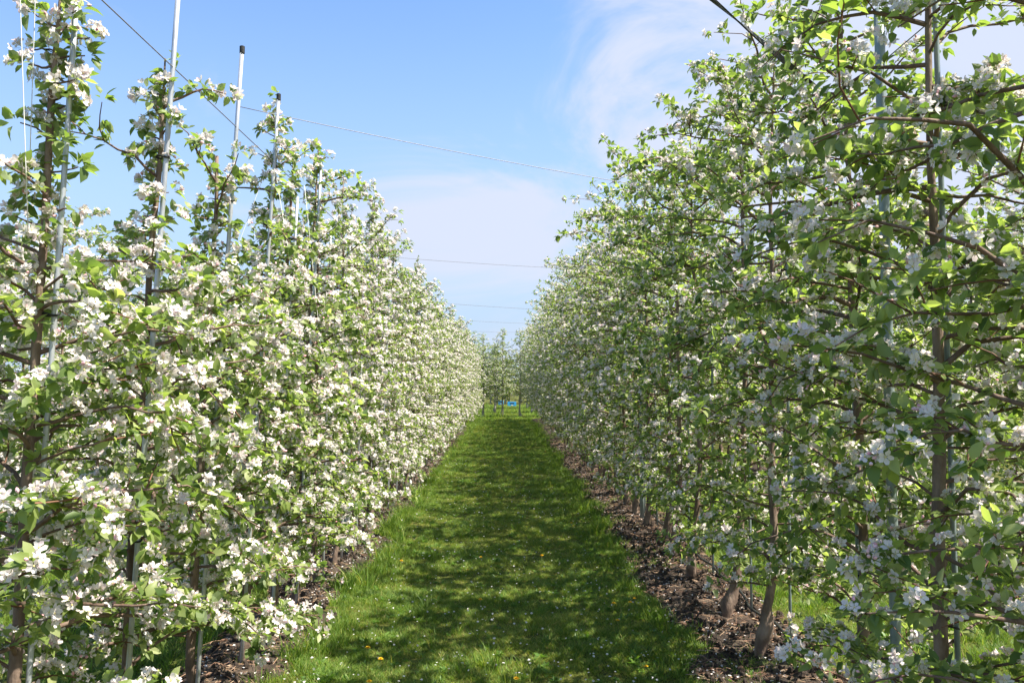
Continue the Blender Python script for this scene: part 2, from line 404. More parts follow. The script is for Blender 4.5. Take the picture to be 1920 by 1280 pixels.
# ------------------------------------------------------------------ apple trees
def grow(r_, H, hem, prof, nb, fp, trunk_r=.030, sparse_from=None, bend=0.0, lean=0.0, spur=.072, leaves=(4, 8), wobble=.011, knobby=1.0, low=.92):
    """returns trunk, branches [(polyline, radii, twigs)], spurs (pos, axis, flowering)"""
    zt = np.array([-.08, .02, .08, .14, .20, .30, .45, .7, 1.0, 1.4, 1.8, 2.2, 2.6, 3.0, 3.4]) ; zt = zt[zt < H - .1]; zt = np.append(zt, H)
    wob = np.cumsum(r_.normal(0, wobble, (len(zt), 2)), 0) * (zt > .1)[:, None]
    bx = bend * np.exp(-((zt - .0) / .45) ** 2)
    T = np.stack([wob[:, 0] + bx + lean * zt, wob[:, 1] + bend * .6 * np.exp(-((zt - .1) / .5) ** 2), zt], -1)
    tr = trunk_r * np.interp(zt, [-.08, .04, .12, .20, .32, 1.0, 2.0, 3.0, H], [2.1, 1.7, 2.2, 2.0, 1.35, 1.0, .78, .5, .2])
    knob = r_.uniform(.8, 1.22); tr = tr * (1 + (knob * knobby - 1) * np.exp(-((zt - .17) / .09) ** 2)) * (1 + r_.normal(0, .05, len(zt)))
    br = []; sp = []; sa = []; sf = []
    az = r_.uniform(0, 2 * PI)
    def at(z): return np.array([np.interp(z, zt, T[:, 0]), np.interp(z, zt, T[:, 1]), z])
    def spurs_on(P, step, f0, tip=True):
        d = np.linalg.norm(np.diff(P, axis=0), axis=1); s = np.concatenate([[0], np.cumsum(d)])
        if s[-1] < .02: return
        q = np.arange(f0 * s[-1] + r_.uniform(0, step), s[-1], step); q = q + r_.normal(0, step * .25, len(q))
        if tip: q = np.append(q, s[-1])
        q = np.clip(q, 0, s[-1])
        pts = np.stack([np.interp(q, s, P[:, i]) for i in range(3)], -1)
        tan = unit(np.stack([np.interp(q, s, np.gradient(P[:, i])) for i in range(3)], -1))
        ax = unit(np.array([0, 0, .75]) + r_.normal(0, .55, (len(q), 3)) + .35 * tan)
        if tip: ax[-1] = unit(tan[-1] + [0, 0, .25])
        sp.append(pts + ax * .012); sa.append(ax); sf.append(np.full(len(q), r_.uniform(.45, 1.45)) * r_.uniform(.7, 1.2, len(q)))
    for i in range(nb):
        u = (i + r_.uniform(0, 1)) / nb
        z = hem + .12 + (H * .96 - hem - .12) * u ** low
        az += 2.399 + r_.normal(0, .35)
        L = prof(z) * r_.uniform(.62, 1.12)
        if sparse_from and z > sparse_from:
            L = r_.uniform(.04, .11) if r_.random() < .90 else r_.uniform(.2, .45)
        a = az
        if abs(math.sin(a)) > .75 and r_.random() < .35: a += .9     # a little more reach across the row
        e0 = R(r_.uniform(0, 42)); e1 = R(r_.uniform(-48, 12)) if z < H * .75 else R(r_.uniform(-15, 45))
        n = 7; P = [at(z)]; aa = a
        for k in range(n - 1):
            e = e0 + (e1 - e0) * (k / (n - 2)) ** 1.2 + r_.normal(0, .17); aa += r_.normal(0, .20)
            P.append(P[-1] + L / (n - 1) * 1.06 * np.array([math.cos(aa) * math.cos(e), math.sin(aa) * math.cos(e), math.sin(e)]))
        P = np.array(P)
        P[:, 2] = np.maximum(P[:, 2], hem * .8 + .04)
        rb = (.0035 + .0085 * min(L, .9)) * r_.uniform(.8, 1.25)
        rad = np.linspace(rb, .0022, n)
        tw = []
        spurs_on(P, spur, .12)
        nt = int(round(L * r_.uniform(3.0, 5.5)))
        for t in range(nt):
            k = r_.uniform(.2, .92) * (n - 1); k0 = int(k); p0 = P[k0] + (P[k0 + 1] - P[k0]) * (k - k0)
            d0 = unit(P[k0 + 1] - P[k0]); lt = L * r_.uniform(.18, .48)
            sgn = 1 if r_.random() < .5 else -1
            side = np.array([-d0[1], d0[0], 0]) * sgn
            d1 = unit(d0 * .6 + side * r_.uniform(.4, 1.2) + np.array([0, 0, r_.uniform(-.35, .8)]))
            Q = [p0]
            for q in range(3):
                Q.append(Q[-1] + lt / 3 * d1); d1 = unit(d1 + r_.normal(0, .16, 3) + [0, 0, -.10])
            Q = np.array(Q); tw.append((Q, np.linspace(.0034, .0018, 4))); spurs_on(Q, spur * .95, .15)
        br.append((P, rad, tw))
    # leader
    zz = np.arange(H - .9, H, .05)
    if sparse_from: zz = np.arange(sparse_from - .2, H, .055)
    lp = np.array([at(z) for z in zz]); sp.append(lp + r_.normal(0, .02, lp.shape)); sa.append(unit(r_.normal(0, .6, lp.shape) + [0, 0, .6])); sf.append(np.full(len(lp), .8))
    S = np.concatenate(sp); A = np.concatenate(sa)
    fl = r_.random(len(S)) < fp * np.concatenate(sf)
    return dict(T=T, tr=tr, br=br, S=S, A=A, fl=fl, leaves=leaves)

def dress(t, r_, hi, lsize=.052, fsize=.044, nfl=(3, 6)):
    """leaf and flower placements for every spur"""
    S, A, fl = t['S'], t['A'], t['fl']
    nl = r_.integers(t['leaves'][0], t['leaves'][1] + 1, len(S))
    nl = np.where(fl, nl - 1, nl)
    i = np.repeat(np.arange(len(S)), nl); n = len(i)
    rv = unit(r_.normal(0, 1, (n, 3))); perp = unit(np.cross(A[i], rv))
    ang = r_.uniform(.45, 1.5, n)[:, None]
    d = unit(A[i] * np.cos(ang) + perp * np.sin(ang) + np.array([0, 0, -.12]))
    nrm = np.array([0.0, 0, 1]) * .9 + A[i] * .5 + r_.normal(0, .42, (n, 3))
    lp = S[i] + d * r_.uniform(.006, .022, n)[:, None]
    lr = frames(d, nrm); ls = lsize * r_.uniform(.6, 1.25, n)
    lw = r_.integers(0, len(LEAF_HI) if hi else len(LEAF_LO), n)
    nf = r_.integers(nfl[0], nfl[1] + 1, len(S)) * fl
    j = np.repeat(np.arange(len(S)), nf); m = len(j)
    ax = unit(A[j] * .9 + r_.normal(0, .70, (m, 3)))
    fpz = S[j] + A[j] * .016 + ax * r_.uniform(.018, .032, m)[:, None]
    fr = frames(unit(np.cross(ax, unit(r_.normal(0, 1, (m, 3))))), ax)
    fs = fsize * r_.uniform(.78, 1.12, m)
    if hi:
        fw = r_.choice(5, m, p=[.26, .28, .22, .10, .14])
        fs = np.where(fw == 4, fs * .75, fs)
    else: fw = r_.integers(0, 2, m)
    return (lp, lr, ls, lw), (fpz, fr, fs, fw)

def branch_mesh(br, k=5, twigk=3):
    mb = MB()
    for P, rad, tw in br:
        V, F = tube(P, rad, k, False); mb.add(V, F, 1)
        for Q, rq in tw:
            V, F = tube(Q, rq, twigk, False); mb.add(V, F, 0)
    return mb.mesh('branch', [M_TWIG, M_LIMB], smooth=True)

def trunk_mesh(t, mat=None, k=9):
    T0, z0 = t['T'], t['T'][:, 2]; zz = np.unique(np.round(np.concatenate([np.arange(-.08, .5, .035 if k > 8 else .09), np.linspace(.5, z0[-1], 30 if k > 8 else 12)]), 3))
    T = np.stack([np.interp(zz, z0, T0[:, 0]), np.interp(zz, z0, T0[:, 1]), zz], -1); rr = np.interp(zz, z0, t['tr'])
    V, F = tube(T, rr, k)
    c = np.repeat(T, k, 0); a = np.arctan2(V[:, 1] - c[:, 1], V[:, 0] - c[:, 0]); d = V - c; sd = int(abs(T0[-1, 0]) * 9999) % 97
    amp = .34 * np.exp(-np.maximum(c[:, 2], 0) / .30) + .09
    lump = vnoise(np.cos(a) * 1.6 + sd, c[:, 2] * 11 + np.sin(a) * 1.6, .8, 51) + .5 * vnoise(np.cos(a) * 3 + sd, c[:, 2] * 25 + np.sin(a) * 3, .8, 52)
    V = c + d * (1 + amp * lump)[:, None]
    return mesh_np('trunk', V, F, [mat or M_BARK], smooth=True)

cam_m = np.array(Matrix.Translation(cam.location) @ cam.rotation_euler.to_matrix().to_4x4())
cam_i = np.linalg.inv(cam_m)
def seen(W, m=1.0):
    """distance along the view axis and whether inside the frame"""
    C_ = W @ cam_i[:3, :3].T + cam_i[:3, 3]; z = -C_[:, 2]
    hx = 18 / 28.7 * m; hy = hx * 682 / 1024
    ok = (z > .3) & (abs(C_[:, 0]) < z * hx) & (abs(C_[:, 1]) < z * hy)
    return z, ok

def one_by_one(name, meshes, P, Rm, S, W, sel, root):
    for q in sel:
        o = bpy.data.objects.new(name, meshes[W[q]])
        m = Matrix(((*(Rm[q, 0] * S[q]), P[q, 0]), (*(Rm[q, 1] * S[q]), P[q, 1]), (*(Rm[q, 2] * S[q]), P[q, 2]), (0, 0, 0, 1)))
        COL.objects.link(o); o.parent = root; o.matrix_basis = m

def near_tree(x, y, label, group, seed, **kw):
    r_ = np.random.default_rng(seed)
    fsize = kw.pop('fsize', .044); lsize = kw.pop('lsize', .052); nfl = kw.pop('nfl', (3, 6))
    t = grow(r_, **kw)
    loc = np.array([x, y, float(gz(x, y))])
    root = empty('apple_tree', loc); tag(root, label, 'apple tree', group)
    link('trunk', trunk_mesh(t, k=12), root)
    for b in t['br']: link('branch', branch_mesh([b], 6, 4), root)
    (lp, lr, ls, lw), (fp_, fr, fs, fw) = dress(t, r_, True, lsize, fsize, nfl)
    for nm, meshes, P, Rm, S, W, shapes, rest, mats in (('leaf', LEAF_ME, lp, lr, ls, lw, LEAF_HI, 'foliage', [M_LEAF]), ('flower', FLOW_ME, fp_, fr, fs, fw, FLOW_HI, 'blossoms', FM)):
        z, ok = seen(P + loc)
        side = -np.sign(x) * P[:, 0]                       # nearer to the alley shows larger and unhidden
        score = np.where(ok, 1.0 / np.maximum(z, .4) + side * .35 / np.maximum(z, 1), -1) * S / S.mean()
        order = np.argsort(-score); pick = [q for q in order[:300] if ok[q]]
        mask = np.ones(len(P), bool); mask[pick] = False
        one_by_one(nm, meshes, P, Rm, S, W, pick, root)
        link(rest, scatter(shapes, np.where(mask, W, -1), P, Rm, S, rest, mats), root, kind='stuff')
    return root

def proto_tree(seed, trunk_mat=None, fsize=.046, lsize=.054, nfl=(3, 6), **kw):
    """meshes of a tree whose leaves are too small in view to pick apart"""
    r_ = np.random.default_rng(seed); t = grow(r_, **kw)
    (lp, lr, ls, lw), (fp_, fr, fs, fw) = dress(t, r_, False, lsize, fsize, nfl)
    d = dict(trunk=trunk_mesh(t, trunk_mat, 7), branches=branch_mesh(t['br'], 4, 3),
             foliage=scatter(LEAF_LO, lw, lp, lr, ls, 'foliage', [M_LEAF]))
    if len(fp_): d['blossoms'] = scatter(FLOW_LO, fw, fp_, fr, fs, 'blossoms', FM)
    return d

def far_tree(d, x, y, rz, s, label, group):
    root = empty('apple_tree', (x, y, float(gz(x, y))), rz); root.scale = (s[0], s[0], s[1])
    tag(root, label, 'apple tree', group)
    for nm, me in d.items(): link(nm, me, root, kind='stuff' if nm != 'trunk' else None)
    return root

def prof_of(pts):
    zs, rs = zip(*pts)
    return lambda z: float(np.interp(z, zs, rs))
PN = prof_of([(.2, .60), (.9, .57), (1.6, .50), (2.1, .44), (2.6, .3), (3.6, .2)])
PL = prof_of([(.2, .66), (.9, .66), (1.6, .62), (2.4, .58), (3.0, .48), (3.6, .25)])
PR = prof_of([(.3, .48), (.9, .60), (1.4, .76), (2.2, .92), (3.0, .88), (3.6, .70), (4.1, .40)])
PT = prof_of([(.3, .50), (.9, .62), (1.4, .76), (2.2, .86), (2.8, .70), (3.3, .50), (4.1, .32)])
PM = prof_of([(.3, .50), (.9, .64), (1.4, .82), (2.2, .98), (3.0, 1.02), (3.6, .88), (4.1, .5)])

# nearest first
LEFT_Y = [1.86, 2.62, 3.37, 4.17, 4.88, 5.50, 6.14]
while LEFT_Y[-1] < ROW_END - 1: LEFT_Y.append(LEFT_Y[-1] + .77)
RIGHT_Y = [2.30, 3.12, 4.00, 5.15, 5.95, 7.04, 7.96]
while RIGHT_Y[-1] < ROW_END - 1: RIGHT_Y.append(RIGHT_Y[-1] + .82)
GL, GR = 'apple trees of the left blossoming row', 'apple trees of the right blossoming row'
left_labels = ['white-blossomed apple tree cut off by the left edge, nearest of its row',
               'white-blossomed apple tree at the left edge, nearest of its row, on a leaning stake',
               'blossoming apple tree climbing the leaning stake that runs out of the photo top',
               'blossoming apple tree tied to the stake with a black cap standing free against blue sky',
               'blossoming apple tree with a short leafy top around the stake behind the black-capped one',
               'white-blossomed apple tree sixth from the left edge, just before the lower free-standing stake',
               'white-blossomed apple tree beside the lower free-standing stake of the left row']
right_labels = ['leafy apple tree cut off by the right edge, big leaves in the top corner',
                'leafy apple tree with thick brown trunk and grey-green stake near the right edge',
                'leafy apple tree beside the thick grey steel post of the right row',
                'apple tree with swollen graft knob low down, third full trunk from the right',
                'apple tree with a bulging foot leaning right, fourth full trunk from the right',
                'apple tree with a knobbly foot, fifth full trunk from the right',
                'apple tree with a short bright trunk foot, sixth full trunk from the right']
for i in range(7):
    y = LEFT_Y[i]
    H = [3.2, 3.0, 3.05, 2.85, 3.42, 3.25, 3.5][i]
    if i == 0: continue
    near_tree(ROWS['left'], y, left_labels[i], GL, 100 + i, H=H, hem=.26, prof=PN, nb=84 if i == 1 else 68, fp=[.8, .78, .72, .66, .76, .70, .74][i],
              sparse_from=[2.2, 2.12, 2.2, 2.22, 2.3, 2.6, 2.8][i], trunk_r=.017, lean=.040, wobble=.006, knobby=.62, bend=[0, .02, .01, 0, .03, 0, .01][i], spur=.060, nfl=(4, 7), fsize=.038, lsize=.047)
for i in range(7):
    y = RIGHT_Y[i]
    near_tree(ROWS['right'], y, right_labels[i], GR, 210 + i, H=[4.3, 4.2, 3.9, 3.8, 3.85, 3.8, 3.9][i], low=1.12, hem=[.16, .16, .16, .26, .30, .26, .26][i], prof=PT if i < 3 else PR, nb=[74, 72, 68, 60, 58, 56, 56][i],
              fp=[.5, .55, .45, .58, .42, .52, .45][i], lsize=.049, fsize=.038, trunk_r=[.026, .025, .021, .021, .021, .020, .021][i], bend=[0, .02, .03, -.10, -.09, -.10, -.06][i], spur=.068, nfl=(4, 7))

VL = [proto_tree(300 + i, H=3.5 + .08 * i, hem=.26, prof=PL, nb=56, fp=[.7, .78, .62, .74, .68, .8][i], trunk_r=.017, knobby=.7, spur=.056, sparse_from=3.0 + .05 * i, nfl=(4, 7), fsize=.042, lsize=.050) for i in range(6)]
VR = [proto_tree(320 + i, H=3.9 + .07 * (i % 3), low=1.05, hem=.24, prof=PM, nb=52, fp=[.5, .42, .55, .36, .5, .46][i], trunk_r=.023, spur=.072, nfl=(4, 6), fsize=.042, lsize=.050) for i in range(6)]
PC = prof_of([(.6, .6), (1.0, 1.1), (2.0, 1.0), (3.0, .75), (4.0, .25)])
VC = [proto_tree(340 + i, H=4.3, hem=.55, prof=PC, nb=60, fp=.5, trunk_r=.038, spur=.08, trunk_mat=M_PALE, nfl=(2, 5), leaves=(4, 7), lsize=.062) for i in range(3)]

ORD = ['eighth', 'ninth', 'tenth', 'eleventh', 'twelfth', 'thirteenth', 'fourteenth', 'fifteenth', 'sixteenth']
def half(i, y, a, b, c): return ORD[i] + ' ' + a if i < len(ORD) else b if y < 22 else c
for i, y in enumerate(LEFT_Y[7:]):
    far_tree(VL[i % 6], ROWS['left'] + rng.normal(0, .03), y, PI * (i % 2) + rng.normal(0, .25), (rng.uniform(.92, 1.06), rng.uniform(.93, 1.05)),
             half(i, y, 'densely white-blossoming apple tree of the left row, counted from the camera',
                  'smaller-looking blossoming apple tree in the far half of the left row',
                  'distant blossoming apple tree near the end of the left row'), GL)
for i, y in enumerate(RIGHT_Y[7:]):
    far_tree(VR[(i * 2) % 6], ROWS['right'] + rng.normal(0, .03), y, PI * (i % 2) + rng.normal(0, .25), (rng.uniform(.92, 1.04), rng.uniform(.90, 1.03)),
             half(i, y, 'wide leafy apple tree of the right row, counted from the camera',
                  'smaller-looking leafy apple tree in the far half of the right row',
                  'distant leafy apple tree near the end of the right row'), GR)
y = 6.6; i = 0
while y < ROW_END:
    far_tree(VL[(i + 2) % 6], ROWS['left2'] + rng.normal(0, .03), y, PI * ((i + 1) % 2) + rng.normal(0, .2), (rng.uniform(.9, 1.05), rng.uniform(.88, 1.0)),
             'apple tree of the next row, glimpsed through and above the left row', 'apple trees behind the left row')
    y += .80; i += 1
y = 6.9; i = 0
while y < ROW_END:
    far_tree(VR[(i + 1) % 6], ROWS['right2'] + rng.normal(0, .03), y, PI * ((i + 1) % 2) + rng.normal(0, .2), (rng.uniform(.9, 1.02), rng.uniform(.88, 1.0)),
             'apple tree of the next row, glimpsed through the gaps of the right row', 'apple trees behind the right row')
    y += .74; i += 1
for side, dd, yb, sp_ in (('right', VR, 11.5, .92), ('left', VL, 12.5, .92)):
    y = yb; i = 0
    while y < ROW_END:
        far_tree(dd[(i + 3) % 6], (8.25 if side == 'right' else -8.15) + rng.normal(0, .04), y, PI * (i % 2) + rng.normal(0, .2), (rng.uniform(.9, 1.05), rng.uniform(.88, 1.0)),
                 'apple tree two rows back, a speck of foliage behind the %s rows' % side, 'apple trees two rows back')
        y += sp_; i += 1
# the cross rows beyond the headland
cross_named = {-.13: 'slender sparse apple tree with a pale trunk standing in the middle of the alley end',
               .82: 'sparse pale-trunked apple tree at the alley end, just right of the blue bin',
               -1.08: 'sparse apple tree with a dark trunk at the alley end, left of the middle one'}
for k, (yy, x0) in enumerate(((39.6, -.13), (45.5, .3), (52.0, -.45), (64.0, .1), (67.5, .5))):
    for j in range(-7 if k < 3 else -6, 8 if k < 3 else 7):
        x = x0 + j * .95
        if k >= 3: x = x0 + j * 1.1
        if k in (1, 2) and abs(x - .62) < .5: continue
        lab = cross_named.get(round(x, 2)) if k == 0 else None
        d = dict(VC[(j + k) % 3])
        o = far_tree(d, x + rng.normal(0, .03 if k == 0 else .12), yy + rng.normal(0, .08), rng.uniform(0, 6.28), (rng.uniform(.9, 1.1), rng.uniform(.86, 1.02)),
                 lab or ('sparse apple tree of the row crossing the alley end, beside the three in the gap' if k == 0 else
                         'sparse green apple tree further back beyond the alley end'), 'apple trees beyond the alley end')

# ------------------------------------------------------------------ stakes, posts, wires
def stake(x, y, h, r, label, group, lx=0.0, ly=0.0, mat=None, cap=False, ties=(), name='steel_stake'):
    z0 = float(gz(x, y)); root = empty(name, (x, y, z0)); tag(root, label, 'post' if name == 'steel_post' else 'stake', group)
    n = 9; zz = np.linspace(-.05, h, n); P = np.stack([lx * zz, ly * zz, zz], -1)
    V, F = tube(P, r, 12); link('pole', mesh_np('pole', V, F, [mat or M_STEEL], smooth=False), root)
    for p in root.children[0].data.polygons: p.use_smooth = len(p.vertices) == 4
    if cap:
        V, F = tube([(lx * h, ly * h, h - .028), (lx * h, ly * h, h + .008), (lx * h, ly * h, h + .012)], [r + .003, r + .003, r * .6], 12)
        link('cap', mesh_np('cap', V, F, [M_BLACK]), root)
    for tz in ties:
        a = np.linspace(0, 2 * PI, 15); P = np.stack([lx * tz + (r + .016) * np.cos(a) - .012, ly * tz + (r + .006) * np.sin(a), tz + .004 * np.sin(a * 2)], -1)
        V, F = tube(P, .0042, 5); link('tie', mesh_np('tie', V, F, [M_BLACK], smooth=True), root)
    return root

GS, GS2 = 'thin steel stakes of the left row', 'thin grey-green stakes of the right row'
sl = {2: 'leaning galvanised stake running out of the photo top, left of the black-capped one',
      3: 'tall galvanised stake with black cap, free against blue sky', 4: 'galvanised stake with a leafy tip just right of the black-capped one',
      1: 'galvanised stake nearest the left edge, hung with blossom', 6: 'lower free-standing galvanised stake, its plain tip above the blossoms'}
for i, y in enumerate(LEFT_Y):
    if y > 24 or i == 0: continue
    h = {1: 2.95, 2: 3.42, 3: 3.42, 4: 3.40, 5: 2.9, 6: 3.32}.get(i, 2.75 + .25 * rng.random())
    r = .0088 if i == 1 else .0105
    if i > 6: r = .0095
    stake(ROWS['left'] + (.03 if i < 7 else .045), y - ({1: -.02}.get(i, .03) if i < 7 else -.03), h, r, sl.get(i, 'thin galvanised stake deep in the blossom of the farther left row' if y > 6.2 else 'thin galvanised stake hidden in blossom before the lower free-standing one'), GS,
          lx=.047 + rng.normal(0, .003) if i < 7 else rng.normal(.02, .01), ly=rng.normal(0, .008), cap=i in (3, 4), ties=(1.05, 1.9, 2.62) if i < 6 else ())
for i, y in enumerate(RIGHT_Y):
    if y > 24 or i == 0: continue
    lab = {1: 'grey-green stake beside the thick brown trunk near the right edge', 3: 'thin grey-green stake right of the trunk with the swollen graft knob',
           4: 'thin grey-green stake behind the bulging leaning tree foot', 5: 'thin grey-green stake with its bare lower end free of leaves, beside the knobbly foot',
           2: 'thin grey-green stake close to the thick grey post'}.get(i, 'thin stake among the farther trunks of the right row')
    stake(ROWS['right'] + (.11 if i > 2 else .05), y + .02, {1: 3.6, 3: 3.3}.get(i, 2.2 + .7 * rng.random()),   .0105 if i == 1 else .0095, lab, GS2, lx=rng.normal(0, .006), ly=rng.normal(0, .006), mat=M_STEEL_SHADED, cap=i in (3,), ties=(.75, 1.5, 2.4) if i < 5 else ())
GP = 'thick steel posts of the trellis'
stake(ROWS['right'] + .01, 3.56, 3.35, .022, 'thick grey steel post between the two biggest trunks of the right row', GP, lx=-.004, mat=M_STEEL_SHADED, name='steel_post')
for x, y, lab in ((ROWS['left'] + .02, 8.1, 'thick steel post with its pale foot below the left row'), (ROWS['left'] + .02, 16.1, 'far thick steel post in the left row'),
                  (ROWS['right'], 10.0, 'thick steel post in the middle of the right row'), (ROWS['right'], 17.2, 'far thick steel post in the right row')):
    stake(x, y, 3.30, .027, lab, GP, mat=M_STEEL if x < 0 else M_STEEL_SHADED, name='steel_post')

def strand(name, A, B, sag, r, mat, label, cat, group=None, n=24, k=5):
    A, B = np.array(A, float), np.array(B, float); u = np.linspace(0, 1, n)[:, None]
    P = A + (B - A) * u; P[:, 2] -= sag * 4 * (u * (1 - u))[:, 0]
    V, F = tube(P - A, r, k); o = link(name, mesh_np(name, V, F, [mat], smooth=True), loc=A); return tag(o, label, cat, group)
GW = 'trellis wires along and across the rows'
XL, XR = ROWS['left'] + .18, ROWS['right'] + .02
strand('trellis_wire', (XL, -1.5, 3.05), (XL, ROW_END, 3.28), .05, .0026, M_WIRE, 'taut wire running along the top of the left row past the free-standing stakes', 'wire', GW, n=60)
strand('trellis_wire', (XR, -1.5, 3.20), (XR, ROW_END, 3.20), .04, .0026, M_WIRE, 'wire running along the top of the right row inside its leaves', 'wire', GW, n=60)
strand('trellis_wire', (ROWS['left2'], 4.0, 3.0), (ROWS['left2'], ROW_END, 3.05), .05, .003, M_WIRE, 'wire along the next row at the left edge, below the near branches', 'wire', GW, n=60)
for (ya, za, yb, zb, sag, lab) in ((4.17, 3.17, 5.7, 3.02, .03, 'nearest cross wire spanning the alley from the black-capped stake'),
                              (9.6, 3.22, 10.1, 3.12, .02, 'second cross wire spanning the alley in the sky gap'),
                              (16.0, 3.30, 16.4, 3.16, .02, 'third cross wire, low in the sky gap'),
                              (22.5, 3.45, 22.9, 3.35, .02, 'fourth cross wire, thin above the alley end'),
                              (30.0, 3.6, 30.0, 3.55, .02, 'farthest cross wire, just above the trees at the alley end')):
    strand('trellis_wire', (XL, ya, za), (XR, yb, zb), sag, .0022 if ya < 12 else .003, M_WIRE, lab, 'wire', GW)

# flat black strap from the right row over the alley
A = np.array([1.66, 4.19, 3.26]); B = np.array([.80, 3.07, 3.22]); n = 60
E = A + (B - A) * 3.2
u = np.linspace(0, 1, n)[:, None]; P = A + (E - A) * u; P[:, 2] -= .0 * 4 * (u * (1 - u))[:, 0]
T = unit(np.gradient(P, axis=0)); Nn = unit(np.cross(T, [0, 0, 1.0])); Bn = np.cross(T, Nn); tw = (u[:, 0] * 9)[:, None]
wv = np.cos(tw) * Nn + np.sin(tw) * Bn; tv = -np.sin(tw) * Nn + np.cos(tw) * Bn; w, th = .0130, .0030
V = np.stack([P + wv * w + tv * th, P - wv * w + tv * th, P - wv * w - tv * th, P + wv * w - tv * th], 1).reshape(-1, 3) - A
i_ = np.arange(n - 1)[:, None] * 4; j_ = np.arange(4)[None]; j2 = (j_ + 1) % 4
o = link('strap', mesh_np('strap', V, [np.stack([i_ + j_, i_ + j2, i_ + 4 + j2, i_ + 4 + j_], -1).reshape(-1, 4)], [M_BLACK], smooth=False), loc=A)
tag(o, 'flat black twisted strap pulled across the top right of the sky', 'strap')

GT = 'white strings holding up branches'
for A, B, lab in (((1.60, 4.2, 3.22), (1.52, 3.3, 2.35), 'white string slanting down from the end of the black strap, steepest of three'),
                  ((1.62, 4.24, 3.2), (1.66, 3.25, 1.9), 'white string from the black strap end down to the brown trunk at the right'),
                  ((1.58, 4.2, 3.2), (1.30, 3.9, 2.3), 'white string from the black strap end hanging nearly straight down'),
                  ((1.0, 3.9, 2.35), (1.35, 3.5, 1.75), 'thin white string in the leaves left of the thick grey post'),
                  ((-1.50, 2.45, 3.3), (-1.46, 2.5, 2.2), 'white string hanging in the sky at the top left corner'),
                  ((-1.47, 2.52, 3.3), (-1.52, 2.6, 2.45), 'second white string at the top left corner, just right of the first'),
                  ((-1.40, 4.9, 3.12), (-1.25, 4.75, 2.45), 'white string slanting from the leafy-tipped stake to the right'),
                  ((-1.40, 4.9, 3.15), (-1.62, 4.7, 2.3), 'white string slanting from the leafy-tipped stake to the left'),
                  ((-1.38, 5.6, 3.1), (-1.20, 5.5, 1.7), 'long white string in the blossom right of the leafy-tipped stake')):
    strand('string', A, B, .004, .0016, M_STRING, lab, 'string', GT, n=6, k=4)

# drip hose along the right row
yy = np.arange(1.0, 20, .12); hxp = ROWS['right'] + .13 + .05 * vnoise(yy, yy * 0, .9, 31) + .03 * vnoise(yy, yy * 0, .3, 32)
P = np.stack([hxp, yy, gz(hxp, yy) + .045 + .035 * np.maximum(0, vnoise(yy, yy * 0, .5, 33))], -1)
V, F = tube(P - P[0], .010, 7)
tag(link('irrigation_hose', mesh_np('irrigation_hose', V, F, [M_BLACK], smooth=True), loc=P[0]), 'black hose lying along the tree feet of the right row', 'hose')
# white clip on a branch near the right edge
V, F = box(0, 0, 0, .020, .012, .022)
tag(link('branch_clip', mesh_np('branch_clip', V, F, [M_STRING]), loc=(1.50, 2.70, 1.70)), 'small square white clip on a thick branch near the right edge', 'clip')

# blue bins far behind the alley end
def blue_bin(x, y, rz, s, label):
    M_B = bpy.data.materials.get('blue_plastic') or noisy('blue_plastic', [(0, (.03, .33, .72)), (1, (.06, .42, .82))], scale=6, bump=0, rough=.4)
    M_W = bpy.data.materials.get('white_paint') or noisy('white_paint', [(0, (.7, .7, .7)), (1, (.8, .8, .8))], scale=6, bump=0, rough=.5)
    root = empty('fruit_bin', (x, y, float(gz(x, y))), rz); tag(root, label, 'bin', 'blue bins beyond the alley end')
    w, d, h, t = .66 * s, .45, .30, .03
    for cx, cy, sx, sy in ((0, -d / 2, w, t), (0, d / 2, w, t), (-w / 2 + t / 2, 0, t, d - t - .004), (w / 2 - t / 2, 0, t, d - t - .004)):
        V, F = box(cx, cy, .04 + h / 2, sx, sy, h); link('side_wall', mesh_np('side_wall', V, F, [M_B]), root)
    V, F = box(0, 0, .035, w - .07, d - .04, .04); link('floor_board', mesh_np('floor_board', V, F, [M_B]), root)
    V, F = box(0, -d / 2 - t / 2 - .004, .24, w * .5, .006, .07); link('hand_hold', mesh_np('hand_hold', V, F, [M_BLACK]), root)
    V, F = box(.01, -d / 2 - t / 2 - .004, .11, w * .22, .006, .07); link('white_mark', mesh_np('white_mark', V, F, [M_W]), root)
blue_bin(.55, 57.5, .05, .9, 'bright blue plastic bin with white mark, right of the middle pale trunk')
blue_bin(-.22, 61, -.1, .5, 'blue bin half hidden behind the middle pale trunk')

# ------------------------------------------------------------------ grass, weeds, straw and petals
def blades(r_, n, spread, h, w, mat_i=0, lean=.5):
    """one tuft: n tapering blades of two quads and a tip"""
    VV = []; TT = []; QQ = []; b = 0
    for i in range(n):
        a = r_.uniform(0, 2 * PI); rad = spread * math.sqrt(r_.random()); p = np.array([rad * math.cos(a), rad * math.sin(a), -.004])
        da = a + r_.normal(0, .9); d = np.array([math.cos(da), math.sin(da), 0]); s = np.array([-d[1], d[0], 0]) if r_.random() < .5 else unit(r_.normal(0, 1, 3) * (1, 1, 0.0))
        H = h * r_.uniform(.5, 1.15); L = H * lean * r_.uniform(.3, 1.5); ww = w * r_.uniform(.7, 1.2)
        c = [p, p + d * L * .35 + np.array([0, 0, H * .55]), p + d * L + np.array([0, 0, H])]
        VV += [c[0] - s * ww, c[0] + s * ww, c[1] - s * ww * .8, c[1] + s * ww * .8, c[2]]
        QQ.append((b, b + 1, b + 3, b + 2)); TT.append((b + 2, b + 3, b + 4)); b += 5
    return np.array(VV), [np.array(QQ), np.array(TT)]

